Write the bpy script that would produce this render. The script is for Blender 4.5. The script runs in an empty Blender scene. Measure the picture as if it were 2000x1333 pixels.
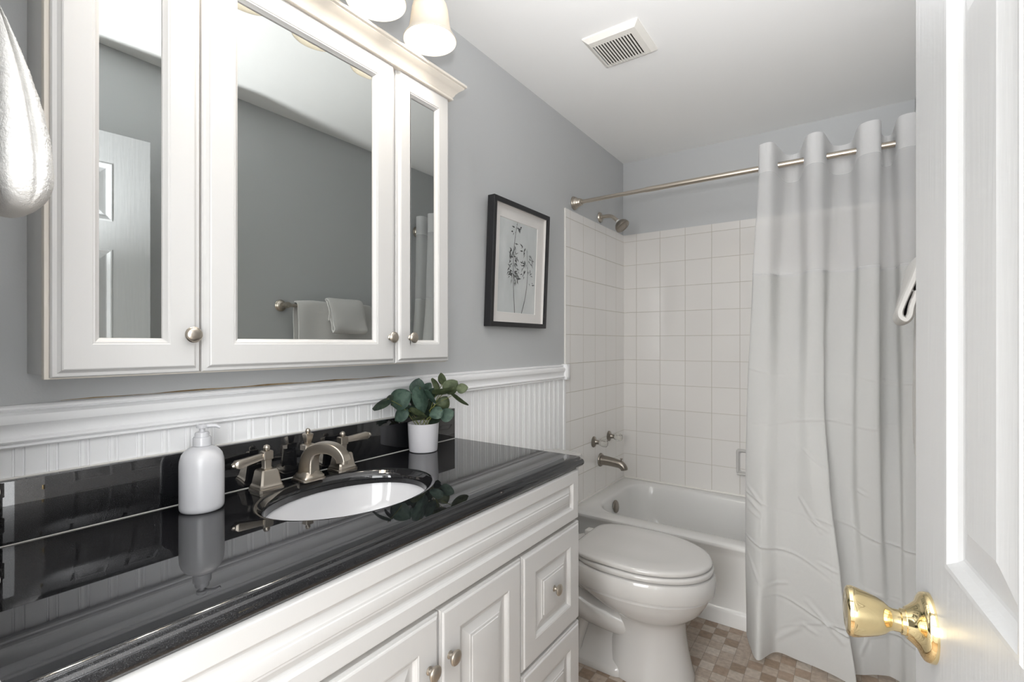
import bpy, bmesh, math, random
from mathutils import Vector, Matrix
PI = math.pi
SC = bpy.context.scene
COL = SC.collection
R = math.radians

# ------------------------------------------------------------------ camera, light, exposure
CAMP = Vector((1.235, 0.0, 1.245))
YAW = math.atan(660 / 950)
cd = bpy.data.cameras.new('camera')
cam = bpy.data.objects.new('camera', cd)
COL.objects.link(cam)
cam.location = CAMP
cam.rotation_euler = (R(90), 0, YAW)
cd.sensor_width = 36
cd.lens = 950 / 2000 * 36
cd.shift_y = 4.5 / 2000
cd.clip_start = 0.01
SC.camera = cam

wd = bpy.data.worlds.new('world')
SC.world = wd
wd.use_nodes = True
wd.node_tree.nodes['Background'].inputs[0].default_value = (0.86, 0.93, 1.0, 1)
wd.node_tree.nodes['Background'].inputs[1].default_value = 0.5

def area(name, loc, rot, sx, sy, power, col):
    l = bpy.data.lights.new(name, 'AREA')
    l.shape = 'RECTANGLE'; l.size = sx; l.size_y = sy; l.energy = power; l.color = col
    o = bpy.data.objects.new(name, l); COL.objects.link(o)
    o.location = loc; o.rotation_euler = rot
    return o
# added fill at the hallway's end behind the photographer, daylight through its side window on the right, and the photographer's
# own flash, on top of the camera and turned up at the ceiling (its bounce and the open door's shadow show in the photograph)
P_END_FILL, P_LAMP, P_UP = 78, 36, 182
area('hall_end_fill_light', (0.70, -1.72, 1.55), (R(90), 0, 0), 1.5, 1.3, P_END_FILL, (0.975, 0.985, 1.0))  # added rear fill for the back wall and curtain, no window there
area('hall_side_window_light', (1.88, -0.72, 1.45), (R(90), 0, R(90)), 1.3, 1.5, P_LAMP, (0.95, 0.975, 1.0))
fl_ = bpy.data.lights.new('camera_flash', 'SPOT'); fl_.energy = P_UP; fl_.color = (0.985, 0.985, 1.0)
fl_.spot_size = R(92); fl_.spot_blend = 0.9; fl_.shadow_soft_size = 0.035
flo = bpy.data.objects.new('camera_flash', fl_); COL.objects.link(flo); flo.location = (1.215, 0.05, 1.43)
flo.rotation_euler = (Vector((1.12, 0.80, 2.436)) - flo.location).to_track_quat('-Z', 'Y').to_euler()
BULB = 130.0
SC.view_settings.view_transform = 'Standard'
SC.view_settings.look = 'None'
SC.view_settings.gamma = 1
SC.view_settings.exposure = 0.02
SC.view_settings.use_curve_mapping = False
SC.cycles.use_denoising = True
SC.cycles.max_bounces = 12
SC.cycles.diffuse_bounces = 6
SC.cycles.transparent_max_bounces = 24
SC.cycles.sample_clamp_indirect = 6.0
SC.cycles.caustics_reflective = False
SC.cycles.caustics_refractive = False

# ------------------------------------------------------------------ materials
MAT = {}
def pm(name, col, rough=0.5, metal=0.0, **kw):
    m = bpy.data.materials.new(name); m.use_nodes = True
    b = m.node_tree.nodes['Principled BSDF']
    b.inputs['Base Color'].default_value = (*col, 1)
    b.inputs['Roughness'].default_value = rough
    b.inputs['Metallic'].default_value = metal
    for k, v in kw.items():
        b.inputs[k.replace('_', ' ')].default_value = v
    MAT[name] = m
    return m
def nd(m, t, **kw):
    n = m.node_tree.nodes.new(t)
    for k, v in kw.items(): setattr(n, k, v)
    return n
def lk(m, a, b): m.node_tree.links.new(a, b)
def bsdf(m): return m.node_tree.nodes['Principled BSDF']
def coords(m, scale=(1, 1, 1)):
    g = nd(m, 'ShaderNodeNewGeometry')
    mp = nd(m, 'ShaderNodeMapping'); mp.inputs['Scale'].default_value = scale
    lk(m, g.outputs['Position'], mp.inputs['Vector'])
    return mp.outputs['Vector']
def noise_bump(m, scale, dist, stretch=(1, 1, 1), detail=3):
    n = nd(m, 'ShaderNodeTexNoise'); n.inputs['Scale'].default_value = scale; n.inputs['Detail'].default_value = detail
    lk(m, coords(m, stretch), n.inputs['Vector'])
    b = nd(m, 'ShaderNodeBump'); b.inputs['Distance'].default_value = dist; b.inputs['Strength'].default_value = 1
    lk(m, n.outputs['Fac'], b.inputs['Height']); lk(m, b.outputs['Normal'], bsdf(m).inputs['Normal'])
    return n
def noise_colour(m, scale, c0, c1, p0=0.4, p1=0.6, stretch=(1, 1, 1), detail=4):
    n = nd(m, 'ShaderNodeTexNoise'); n.inputs['Scale'].default_value = scale; n.inputs['Detail'].default_value = detail
    lk(m, coords(m, stretch), n.inputs['Vector'])
    r = nd(m, 'ShaderNodeValToRGB')
    r.color_ramp.elements[0].position = p0; r.color_ramp.elements[0].color = (*c0, 1)
    r.color_ramp.elements[1].position = p1; r.color_ramp.elements[1].color = (*c1, 1)
    lk(m, n.outputs['Fac'], r.inputs['Fac']); lk(m, r.outputs['Color'], bsdf(m).inputs['Base Color'])

m = pm('wall_paint', (.53, .54, .545), .55); noise_bump(m, 260, .0002)
m = pm('ceiling_paint', (.90, .90, .89), .8); noise_bump(m, 200, .00012)
m = pm('trim_paint', (.89, .89, .895), .35); noise_bump(m, 90, .0003)
m = pm('bare_gap', (.26, .17, .08), .8); noise_colour(m, 25, (.20, .13, .06), (.34, .25, .14))
m = pm('cabinet_paint', (.58, .572, .562), .34); noise_bump(m, 60, .0002, (1, 1, .15))
m = pm('cabinet_edge', (.72, .67, .60), .4)
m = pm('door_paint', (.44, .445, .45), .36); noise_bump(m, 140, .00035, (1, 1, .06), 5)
m = pm('granite', (.006, .006, .007), .022, Specular_IOR_Level=.75)
noise_colour(m, 1100, (.004, .004, .005), (.085, .088, .092), .55, .82, detail=2)
m = pm('porcelain', (.54, .53, .515), .07)
m = pm('sink_porcelain', (.64, .64, .655), .06)
m = pm('tub_enamel', (.72, .715, .70), .12)
m = pm('nickel', (.52, .47, .405), .32, 1.0); noise_bump(m, 900, .00008, (1, 1, .1))
m = pm('dark_nickel', (.31, .28, .245), .28, 1.0)
m = pm('drain_chrome', (.6, .6, .6), .15, 1.0)
m = pm('brass', (.90, .74, .42), .05, 1.0)
m = pm('mirror_glass', (.50, .52, .51), .003, 1.0)
m = pm('soap_plastic', (.54, .54, .56), .2)
m = pm('pot_ceramic', (.62, .61, .635), .38)
m = pm('soil', (.035, .028, .02), .9); noise_colour(m, 160, (.015, .012, .01), (.08, .06, .04))
for i, (a, b) in enumerate((((.075, .130, .100), (.135, .215, .165)), ((.10, .13, .065), (.18, .22, .12)), ((.03, .05, .035), (.06, .09, .06)))):  # darkest tone puts the shade inside the plant into the leaf colour
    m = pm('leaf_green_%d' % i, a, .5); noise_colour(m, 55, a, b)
m = pm('stem_green', (.20, .22, .06), .5)
m = pm('black_frame', (.012, .012, .014), .38); noise_bump(m, 130, .0002, (1, 1, .1))
m = pm('mat_board', (.80, .775, .75), .8)
m = pm('print_paper', (.5, .55, .54), .7); noise_colour(m, 9, (.52, .55, .55), (.70, .72, .715), .3, .7, (1, 1, .5))
m = pm('ink', (.018, .02, .022), .7)
m = pm('ink_grey', (.12, .13, .13), .7)
m = pm('vent_plastic', (.80, .78, .73), .4)
m = pm('vent_shadow', (.03, .024, .018), .8)  # near-black colour standing in for the shade inside the grille
m = pm('plate_plastic', (.80, .80, .77), .3)
m = pm('caulk', (.80, .78, .74), .5)
m = pm('fixture_bronze', (.24, .21, .19), .3, 1.0)
m = pm('towel_cloth', (.68, .67, .65), 1.0, Specular_IOR_Level=.05); noise_bump(m, 620, .0011, (1, 1, 1), 2)
m = pm('dark_void', (.02, .02, .02), .9)
m = pm('hinge_brass', (.8, .6, .3), .25, 1.0)
# picture glass
m = pm('clear_glass', (1, 1, 1), .02)
nt = m.node_tree; nt.nodes.remove(bsdf(m))
tr = nd(m, 'ShaderNodeBsdfTransparent'); gl = nd(m, 'ShaderNodeBsdfGlossy'); gl.inputs['Roughness'].default_value = .03
mx = nd(m, 'ShaderNodeMixShader'); mx.inputs[0].default_value = .04
lk(m, tr.outputs[0], mx.inputs[1]); lk(m, gl.outputs[0], mx.inputs[2]); lk(m, mx.outputs[0], nt.nodes['Material Output'].inputs[0])
# clear acrylic valve handle
m = pm('acrylic', (.93, .92, .88), .12, Transmission_Weight=.85, IOR=1.25)
# lit frosted glass shade
m = pm('shade_glass', (.9, .87, .8), .3); nt = m.node_tree; b = bsdf(m)
b.inputs['Emission Color'].default_value = (1, .92, .80, 1); b.inputs['Emission Strength'].default_value = .12
b.inputs['Base Color'].default_value = (.62, .59, .53, 1)
tl = nd(m, 'ShaderNodeBsdfTranslucent'); tl.inputs[0].default_value = (.50, .46, .40, 1)
mx = nd(m, 'ShaderNodeMixShader'); mx.inputs[0].default_value = .30
lk(m, b.outputs[0], mx.inputs[1]); lk(m, tl.outputs[0], mx.inputs[2]); lk(m, mx.outputs[0], nt.nodes['Material Output'].inputs[0])
m = pm('bulb_glow', (1, 1, 1), .5); b = bsdf(m)
b.inputs['Emission Color'].default_value = (1, .93, .83, 1); b.inputs['Emission Strength'].default_value = BULB
# curtain cloth
def cloth(name, col, transl, alpha):
    m = bpy.data.materials.new(name); m.use_nodes = True; nt = m.node_tree; MAT[name] = m
    nt.nodes.remove(nt.nodes['Principled BSDF'])
    d = nd(m, 'ShaderNodeBsdfDiffuse'); d.inputs[0].default_value = (*col, 1)
    t = nd(m, 'ShaderNodeBsdfTranslucent'); t.inputs[0].default_value = (*col, 1)
    a = nd(m, 'ShaderNodeMixShader'); a.inputs[0].default_value = transl
    lk(m, d.outputs[0], a.inputs[1]); lk(m, t.outputs[0], a.inputs[2]); out = a.outputs[0]
    if alpha < 1:
        p = nd(m, 'ShaderNodeBsdfTransparent'); c = nd(m, 'ShaderNodeMixShader'); c.inputs[0].default_value = alpha
        lk(m, p.outputs[0], c.inputs[1]); lk(m, out, c.inputs[2]); out = c.outputs[0]
    n = nd(m, 'ShaderNodeTexNoise'); n.inputs['Scale'].default_value = 9; n.inputs['Detail'].default_value = 5
    lk(m, coords(m, (1.5, 1.5, .8)), n.inputs['Vector'])
    bm_ = nd(m, 'ShaderNodeBump'); bm_.inputs['Distance'].default_value = .006
    lk(m, n.outputs['Fac'], bm_.inputs['Height']); lk(m, bm_.outputs[0], d.inputs['Normal'])
    lk(m, out, nt.nodes['Material Output'].inputs[0])
cloth('curtain_cloth', (.88, .88, .87), .36, 1)
cloth('curtain_band', (.88, .88, .88), .25, 1)
cloth('curtain_sheer', (.88, .88, .88), .45, .62)
# tiles: square grid with grout, laid on a vertical plane
def tile_mat(name, axis, off, ozz, col, grout, size, mortar, vary=.02):
    m = pm(name, col, .12); b = bsdf(m)
    g = nd(m, 'ShaderNodeNewGeometry'); s = nd(m, 'ShaderNodeSeparateXYZ'); lk(m, g.outputs['Position'], s.inputs[0])
    c = nd(m, 'ShaderNodeCombineXYZ')
    for k, (src, o) in enumerate(((s.outputs[axis], off), (s.outputs[2] if axis != 'floor' else None, ozz))):
        a = nd(m, 'ShaderNodeMath'); a.operation = 'SUBTRACT'; lk(m, src, a.inputs[0]); a.inputs[1].default_value = o
        lk(m, a.outputs[0], c.inputs[k])
    br = nd(m, 'ShaderNodeTexBrick'); br.offset = 0; br.squash = 1
    lk(m, c.outputs[0], br.inputs['Vector'])
    br.inputs['Scale'].default_value = 1; br.inputs['Brick Width'].default_value = size; br.inputs['Row Height'].default_value = size
    br.inputs['Mortar Size'].default_value = mortar; br.inputs['Mortar Smooth'].default_value = .3; br.inputs['Bias'].default_value = 0
    br.inputs['Color1'].default_value = (*col, 1); br.inputs['Color2'].default_value = (*[v - vary for v in col], 1)
    br.inputs['Mortar'].default_value = (*grout, 1)
    lk(m, br.outputs['Color'], b.inputs['Base Color'])
    inv = nd(m, 'ShaderNodeMath'); inv.operation = 'SUBTRACT'; inv.inputs[0].default_value = 1; lk(m, br.outputs['Fac'], inv.inputs[1])
    n = nd(m, 'ShaderNodeTexNoise'); n.inputs['Scale'].default_value = 7; n.inputs['Detail'].default_value = 1; lk(m, g.outputs['Position'], n.inputs['Vector'])
    mul = nd(m, 'ShaderNodeMath'); mul.operation = 'MULTIPLY_ADD'; lk(m, n.outputs['Fac'], mul.inputs[0]); mul.inputs[1].default_value = 1.2
    lk(m, inv.outputs[0], mul.inputs[2])
    bp = nd(m, 'ShaderNodeBump'); bp.inputs['Distance'].default_value = .0007; bp.inputs['Strength'].default_value = 1
    lk(m, mul.outputs[0], bp.inputs['Height']); lk(m, bp.outputs[0], b.inputs['Normal'])
    rr = nd(m, 'ShaderNodeMapRange'); lk(m, br.outputs['Fac'], rr.inputs[0]); rr.inputs[3].default_value = .1; rr.inputs[4].default_value = .7
    lk(m, rr.outputs[0], b.inputs['Roughness'])
    return m
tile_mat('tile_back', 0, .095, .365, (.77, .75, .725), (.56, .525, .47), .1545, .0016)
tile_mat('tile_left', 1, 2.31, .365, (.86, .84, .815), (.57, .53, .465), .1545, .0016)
# small stone-look mosaic squares on the floor
m = pm('floor_mosaic', (.4, .33, .28), .4); b = bsdf(m)
g = nd(m, 'ShaderNodeNewGeometry')
mp = nd(m, 'ShaderNodeMapping'); mp.inputs['Scale'].default_value = (1 / .0515, 1 / .0515, 0); mp.inputs['Location'].default_value = (.35, .2, 0)
lk(m, g.outputs['Position'], mp.inputs['Vector'])
fl = nd(m, 'ShaderNodeVectorMath', operation='FLOOR'); lk(m, mp.outputs[0], fl.inputs[0])
wn = nd(m, 'ShaderNodeTexWhiteNoise', noise_dimensions='3D'); lk(m, fl.outputs[0], wn.inputs['Vector'])
sep = nd(m, 'ShaderNodeSeparateXYZ'); lk(m, fl.outputs[0], sep.inputs[0])
ad = nd(m, 'ShaderNodeMath', operation='ADD'); lk(m, sep.outputs[0], ad.inputs[0]); lk(m, sep.outputs[1], ad.inputs[1])
md = nd(m, 'ShaderNodeMath', operation='FLOORED_MODULO'); lk(m, ad.outputs[0], md.inputs[0]); md.inputs[1].default_value = 2
mm = nd(m, 'ShaderNodeMath', operation='MULTIPLY_ADD'); lk(m, md.outputs[0], mm.inputs[0]); mm.inputs[1].default_value = .38
wv = nd(m, 'ShaderNodeMath', operation='MULTIPLY'); lk(m, wn.outputs['Value'], wv.inputs[0]); wv.inputs[1].default_value = .62
lk(m, wv.outputs[0], mm.inputs[2])
rp = nd(m, 'ShaderNodeValToRGB'); rp.color_ramp.interpolation = 'CONSTANT'
for k, (p, c) in enumerate(((0, (.205, .150, .108)), (.2, (.25, .187, .14)), (.38, (.30, .245, .20)), (.58, (.335, .285, .24)), (.78, (.37, .325, .28)))):
    e = rp.color_ramp.elements[k] if k < 2 else rp.color_ramp.elements.new(p)
    e.position = p; e.color = (*c, 1)
lk(m, mm.outputs[0], rp.inputs[0])
n2 = nd(m, 'ShaderNodeTexNoise'); n2.inputs['Scale'].default_value = 60; n2.inputs['Detail'].default_value = 6; lk(m, g.outputs['Position'], n2.inputs['Vector'])
mr = nd(m, 'ShaderNodeMapRange'); lk(m, n2.outputs['Fac'], mr.inputs[0]); mr.inputs[1].default_value = .3; mr.inputs[2].default_value = .7; mr.inputs[3].default_value = 1.1; mr.inputs[4].default_value = 1.55
vs = nd(m, 'ShaderNodeVectorMath', operation='SCALE'); lk(m, rp.outputs[0], vs.inputs[0]); lk(m, mr.outputs[0], vs.inputs['Scale'])
fr = nd(m, 'ShaderNodeVectorMath', operation='FRACTION'); lk(m, mp.outputs[0], fr.inputs[0])
sb = nd(m, 'ShaderNodeVectorMath', operation='SUBTRACT'); lk(m, fr.outputs[0], sb.inputs[0]); sb.inputs[1].default_value = (.5, .5, .5)
ab = nd(m, 'ShaderNodeVectorMath', operation='ABSOLUTE'); lk(m, sb.outputs[0], ab.inputs[0])
s2 = nd(m, 'ShaderNodeSeparateXYZ'); lk(m, ab.outputs[0], s2.inputs[0])
mxm = nd(m, 'ShaderNodeMath', operation='MAXIMUM'); lk(m, s2.outputs[0], mxm.inputs[0]); lk(m, s2.outputs[1], mxm.inputs[1])
gt = nd(m, 'ShaderNodeMath', operation='GREATER_THAN'); lk(m, mxm.outputs[0], gt.inputs[0]); gt.inputs[1].default_value = 0.484
mc = nd(m, 'ShaderNodeMix', data_type='RGBA'); lk(m, gt.outputs[0], mc.inputs['Factor']); lk(m, vs.outputs[0], mc.inputs['A']); mc.inputs['B'].default_value = (.235, .195, .16, 1)
lk(m, mc.outputs['Result'], b.inputs['Base Color'])
# hallway finishes
pm('hall_paint', (.72, .72, .70), .6)
m = pm('hall_floor_wood', (.25, .17, .10), .4); noise_colour(m, 14, (.22, .14, .08), (.32, .22, .14), .3, .7, (1, .1, 1))

# ------------------------------------------------------------------ mesh helpers
def BM(): return bmesh.new()
def loft(bm, loops, cap0=False, cap1=False, closed=True, ring=False):
    vs = [[bm.verts.new(p) for p in lp] for lp in loops]
    n = len(vs[0]); rng = n if closed else n - 1
    pairs = list(zip(vs[:-1], vs[1:]))
    if ring: pairs.append((vs[-1], vs[0]))
    for a, b in pairs:
        for i in range(rng):
            j = (i + 1) % n
            bm.faces.new((a[i], a[j], b[j], b[i]))
    if cap0: bm.faces.new(vs[0][::-1])
    if cap1: bm.faces.new(vs[-1])
    return vs
def box(bm, x0, x1, y0, y1, z0, z1, bev=0, seg=2):
    r = bmesh.ops.create_cube(bm, size=1)
    for v in r['verts']:
        v.co = Vector((x0 + (v.co.x + .5) * (x1 - x0), y0 + (v.co.y + .5) * (y1 - y0), z0 + (v.co.z + .5) * (z1 - z0)))
    if bev:
        es = list({e for v in r['verts'] for e in v.link_edges})
        bmesh.ops.bevel(bm, geom=es, offset=bev, segments=seg, profile=.5, affect='EDGES')
def frame_of(axis):
    a = Vector(axis).normalized()
    t = Vector((0, 0, 1)) if abs(a.z) < .9 else Vector((1, 0, 0))
    u = t.cross(a).normalized(); v = a.cross(u).normalized()
    return a, u, v
def lathe(bm, prof, org, axis=(0, 0, 1), seg=32, cap0=True, cap1=True, sq=None):
    a, u, v = frame_of(axis); org = Vector(org)
    loops = []
    for r, h in prof:
        loops.append([org + a * h + (u * math.cos(2 * PI * k / seg) + v * math.sin(2 * PI * k / seg)) * max(r, 1e-5) for k in range(seg)])
    loft(bm, loops, cap0, cap1)
def sqlathe(bm, prof, org, rot=0, axis=(0, 0, 1), bev=.12):
    """stack of rounded squares: prof = (half size, height)"""
    a, u, v = frame_of(axis); org = Vector(org); loops = []
    for r, h in prof:
        lp = []
        for q in range(4):
            for d in (-bev, bev):
                an = rot + PI / 4 + q * PI / 2
                # corner cut
                c, s = math.cos(an), math.sin(an)
                px, py = c * 1.414 * r, s * 1.414 * r
                tx, ty = -s, c
                px -= c * r * bev * .7; py -= s * r * bev * .7
                lp.append(org + a * h + u * (px + tx * d * r) + v * (py + ty * d * r))
        loops.append(lp)
    loft(bm, loops, True, True)
def smooth_path(pts, n):
    P = [Vector(p) for p in pts]; out = []
    if len(P) == 2: return [P[0].lerp(P[1], i / n) for i in range(n + 1)]
    Q = [2 * P[0] - P[1]] + P + [2 * P[-1] - P[-2]]
    segs = len(P) - 1
    for i in range(n + 1):
        t = i / n * segs; k = min(int(t), segs - 1); f = t - k
        a, b, c, d = Q[k:k + 4]
        out.append(.5 * (2 * b + (c - a) * f + (2 * a - 5 * b + 4 * c - d) * f * f + (3 * b - a - 3 * c + d) * f ** 3))
    return out
def tube(bm, pts, rad, seg=12, caps=True, rect=None, up=None):
    """rad: number or list; rect=(w,h) list per point for a rounded rectangular section"""
    P = [Vector(p) for p in pts]; n = len(P)
    loops = []; u = None
    for i, p in enumerate(P):
        t = (P[min(i + 1, n - 1)] - P[max(i - 1, 0)]).normalized()
        if u is None:
            ref = Vector(up) if up else (Vector((0, 0, 1)) if abs(t.z) < .9 else Vector((1, 0, 0)))
            u = ref.cross(t).normalized()
        u = (u - t * u.dot(t)).normalized(); v = t.cross(u)
        lp = []
        for k in range(seg):
            an = 2 * PI * k / seg
            c, s = math.cos(an), math.sin(an)
            if rect:
                w, h = rect[i] if isinstance(rect, list) else rect
                e = .24
                lp.append(p + u * (w * math.copysign(abs(c) ** e, c)) + v * (h * math.copysign(abs(s) ** e, s)))
            else:
                r = rad[i] if isinstance(rad, (list, tuple)) else rad
                lp.append(p + (u * c + v * s) * r)
        loops.append(lp)
    loft(bm, loops, caps, caps)
def extrude(bm, poly, fn, a, b, caps=True):
    """poly = 2D points (closed); fn(p, q, t) -> 3D"""
    loft(bm, [[fn(p, q, a) for p, q in poly], [fn(p, q, b) for p, q in poly]], caps, caps)
def rrect(x0, x1, y0, y1, r, z, n=6):
    out = []
    for cx, cy, a0 in ((x1 - r, y1 - r, 0), (x0 + r, y1 - r, PI / 2), (x0 + r, y0 + r, PI), (x1 - r, y0 + r, 1.5 * PI)):
        for k in range(n + 1):
            an = a0 + PI / 2 * k / n
            out.append(Vector((cx + r * math.cos(an), cy + r * math.sin(an), z)))
    return out
def nested(bm, y0, y1, z0, z1, fn, prof, cap=True):
    """mitred frame of nested rectangles. prof = (inset, height); fn(y, z, h) -> 3D"""
    loops = []
    for i, h in prof:
        loops.append([fn(y0 + i, z0 + i, h), fn(y1 - i, z0 + i, h), fn(y1 - i, z1 - i, h), fn(y0 + i, z1 - i, h)])
    loft(bm, loops, False, cap)

ROOT = {}
def finish(name, bm, mats, angle=38, smooth=True, recalc=True):
    if recalc: bmesh.ops.recalc_face_normals(bm, faces=bm.faces[:])
    me = bpy.data.meshes.new(name); bm.to_mesh(me); bm.free()
    for mt in (mats if isinstance(mats, (list, tuple)) else [mats]): me.materials.append(MAT[mt])
    if smooth:
        me.polygons.foreach_set('use_smooth', [True] * len(me.polygons))
        me.set_sharp_from_angle(angle=R(angle))
    return me
def obj(name, bm, mats, parent=None, angle=38, label=None, smooth=True, recalc=True):
    me = finish(name, bm, mats, angle, smooth, recalc)
    o = bpy.data.objects.new(name, me); COL.objects.link(o)
    if parent is None:
        xs = [v.co for v in me.vertices]
        lo = Vector([min(c[k] for c in xs) for k in range(3)]); hi = Vector([max(c[k] for c in xs) for k in range(3)])
        L = Vector(((lo.x + hi.x) / 2, (lo.y + hi.y) / 2, lo.z))
        me.transform(Matrix.Translation(-L)); o.location = L; ROOT[o.name] = L
    else:
        L = ROOT[parent.name]; me.transform(Matrix.Translation(-L)); o.parent = parent; ROOT[o.name] = L
    if label: o['label'] = label
    return o
def thing(name, label, cat, loc, group=None):
    o = bpy.data.objects.new(name, None); COL.objects.link(o); o.location = loc; o.empty_display_size = .05
    o['label'] = label; o['category'] = cat
    if group: o['group'] = group
    ROOT[o.name] = Vector(loc)
    return o
def tag(o, label, cat, group=None):
    o['label'] = label; o['category'] = cat
    if group: o['group'] = group
    return o
def struct(name, bm, mats, label=None, parent=None, angle=38):
    o = obj(name, bm, mats, parent, angle)
    if parent is None: o['kind'] = 'structure'
    if label: o['label'] = label
    return o
def sbox(name, mat, dims, label, parent=None, bev=0):
    bm = BM(); box(bm, *dims, bev=bev); return struct(name, bm, mat, label, parent)

# ------------------------------------------------------------------ room shell
XR, YB, ZC = 1.495, 3.069, 2.436
T = .1
sbox('floor', 'floor_mosaic', (0, XR, 0, YB, -.06, 0), 'bathroom floor of small beige and brown mosaic squares')
sbox('ceiling', 'ceiling_paint', (-T, XR + T, 0, YB + T, ZC, ZC + .06), 'flat off-white bathroom ceiling')
WL = sbox('wall_left', 'wall_paint', (-T, 0, -.02, YB + T, -.06, ZC), 'blue grey painted wall behind the vanity')
WB = sbox('wall_back', 'wall_paint', (0, XR, YB, YB + T, -.06, ZC), 'blue grey painted wall above the tub')
sbox('wall_right', 'wall_paint', (XR, XR + T, 0, YB + T, -.06, ZC), 'blue grey painted wall behind the open door')
bm = BM(); box(bm, 0, .465, .0, .112, 0, ZC); box(bm, .465, 1.40, .0, .112, 2.06, ZC); box(bm, 1.40, XR, .0, .112, 0, ZC)
struct('wall_front', bm, 'wall_paint', 'blue grey entry wall around the doorway')
# tile surround
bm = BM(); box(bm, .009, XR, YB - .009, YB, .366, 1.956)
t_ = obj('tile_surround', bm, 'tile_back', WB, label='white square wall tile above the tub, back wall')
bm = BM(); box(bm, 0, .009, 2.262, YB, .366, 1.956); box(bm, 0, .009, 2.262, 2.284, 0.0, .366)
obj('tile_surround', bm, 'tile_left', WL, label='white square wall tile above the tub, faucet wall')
bm = BM(); box(bm, 0, .010, 2.256, 2.262, 0.1, 1.958, .002)
obj('caulk_line', bm, 'caulk', WL, label='cream bead along the edge of the tile')
# painted gap strip above the moulding
bm = BM()
top = [(.0008, .27 + k * .05, 1.1365 + .0012 * math.sin(k * 1.7) + .0028 * math.sin(PI * k / 17)) for k in range(18)]
loft(bm, [[Vector((.0008, y, 1.136)) for _, y, _z in top], [Vector(p) for p in top]], closed=False)
obj('unpainted_strip', bm, 'bare_gap', WL, label='brown unpainted strip below the mirror cabinet')

# beadboard wainscot, chair rail with its end block, baseboard
bm = BM(); prof = []; th = .008
y = .113; prof.append((y, th)); k = 0
while True:
    c = .212 + (k - 2) * .0457; k += 1
    if c < .125: continue
    if c > 2.22: break
    prof += [(c - .0088, th), (c - .0072, th - .0032), (c - .0058, th - .0032), (c - .0045, th - .0008), (c, th + .0002), (c + .0045, th - .0008), (c + .0058, th - .0032), (c + .0072, th - .0032), (c + .0088, th)]
prof.append((2.235, th))
loft(bm, [[Vector((x, y, 0)) for y, x in prof], [Vector((x, y, 1.07)) for y, x in prof]], closed=False)
struct('trim_1', bm, 'trim_paint', 'white beadboard wainscot panel on the vanity wall', angle=20)
bm = BM(); box(bm, 0, .012, 2.232, 2.256, 0, 1.062, .003)
struct('trim_2', bm, 'trim_paint', 'narrow white vertical strip ending the beadboard at the tile')
rail = [(0, 1.134), (.013, 1.134), (.016, 1.131), (.016, 1.127), (.012, 1.124), (.020, 1.122), (.026, 1.117), (.0275, 1.110), (.026, 1.102), (.021, 1.096), (.0185, 1.090), (.018, 1.084), (.0195, 1.078), (.0235, 1.0745), (.0245, 1.071), (.0225, 1.0675), (.018, 1.066), (.021, 1.064), (.0215, 1.061), (.019, 1.0585), (0, 1.0585)]
bm = BM(); extrude(bm, rail, lambda x, z, t: Vector((x, t, z)), .113, 2.232)
struct('trim_3', bm, 'trim_paint', 'white moulded chair rail above the beadboard', angle=25)
bm = BM(); box(bm, 0, .034, 2.225, 2.262, 1.056, 1.137, .003); box(bm, .03, .037, 2.231, 2.256, 1.066, 1.127, .003)
struct('trim_4', bm, 'trim_paint', 'small white end block stopping the chair rail at the tile')
bm = BM(); box(bm, .008, .021, 1.372, 2.255, 0, .10, .004)
struct('baseboard_left', bm, 'trim_paint', 'white baseboard behind the toilet')
bm = BM(); box(bm, XR - .013, XR, .15, 2.27, 0, .10, .004)
struct('baseboard_right', bm, 'trim_paint', 'white baseboard under the towel bar wall')
# door casing and jambs
bm = BM(); box(bm, .465, .480, 0, .112, 0, 2.05); box(bm, 1.385, 1.40, 0, .112, 0, 2.05); box(bm, .465, 1.40, 0, .112, 2.045, 2.06)
struct('trim_5', bm, 'trim_paint', 'white door jamb lining the bathroom doorway')
# hallway beyond the doorway (behind the photographer)
sbox('floor_hall', 'hall_floor_wood', (-.3, 1.9, -1.75, 0, -.06, 0), 'wooden hallway floor outside the bathroom')
sbox('ceiling_hall', 'ceiling_paint', (-.4, 2.0, -1.8, 0, ZC, ZC + .06), 'white hallway ceiling')
sbox('wall_hall_left', 'hall_paint', (-.4, -.3, -1.8, -.02, -.06, ZC), 'hallway wall')
sbox('wall_hall_right', 'hall_paint', (1.9, 2.0, -1.8, 0, -.06, ZC), 'hallway wall')
sbox('wall_hall_end', 'hall_paint', (-.4, 2.0, -1.85, -1.75, -.06, ZC), 'hallway wall')

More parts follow.
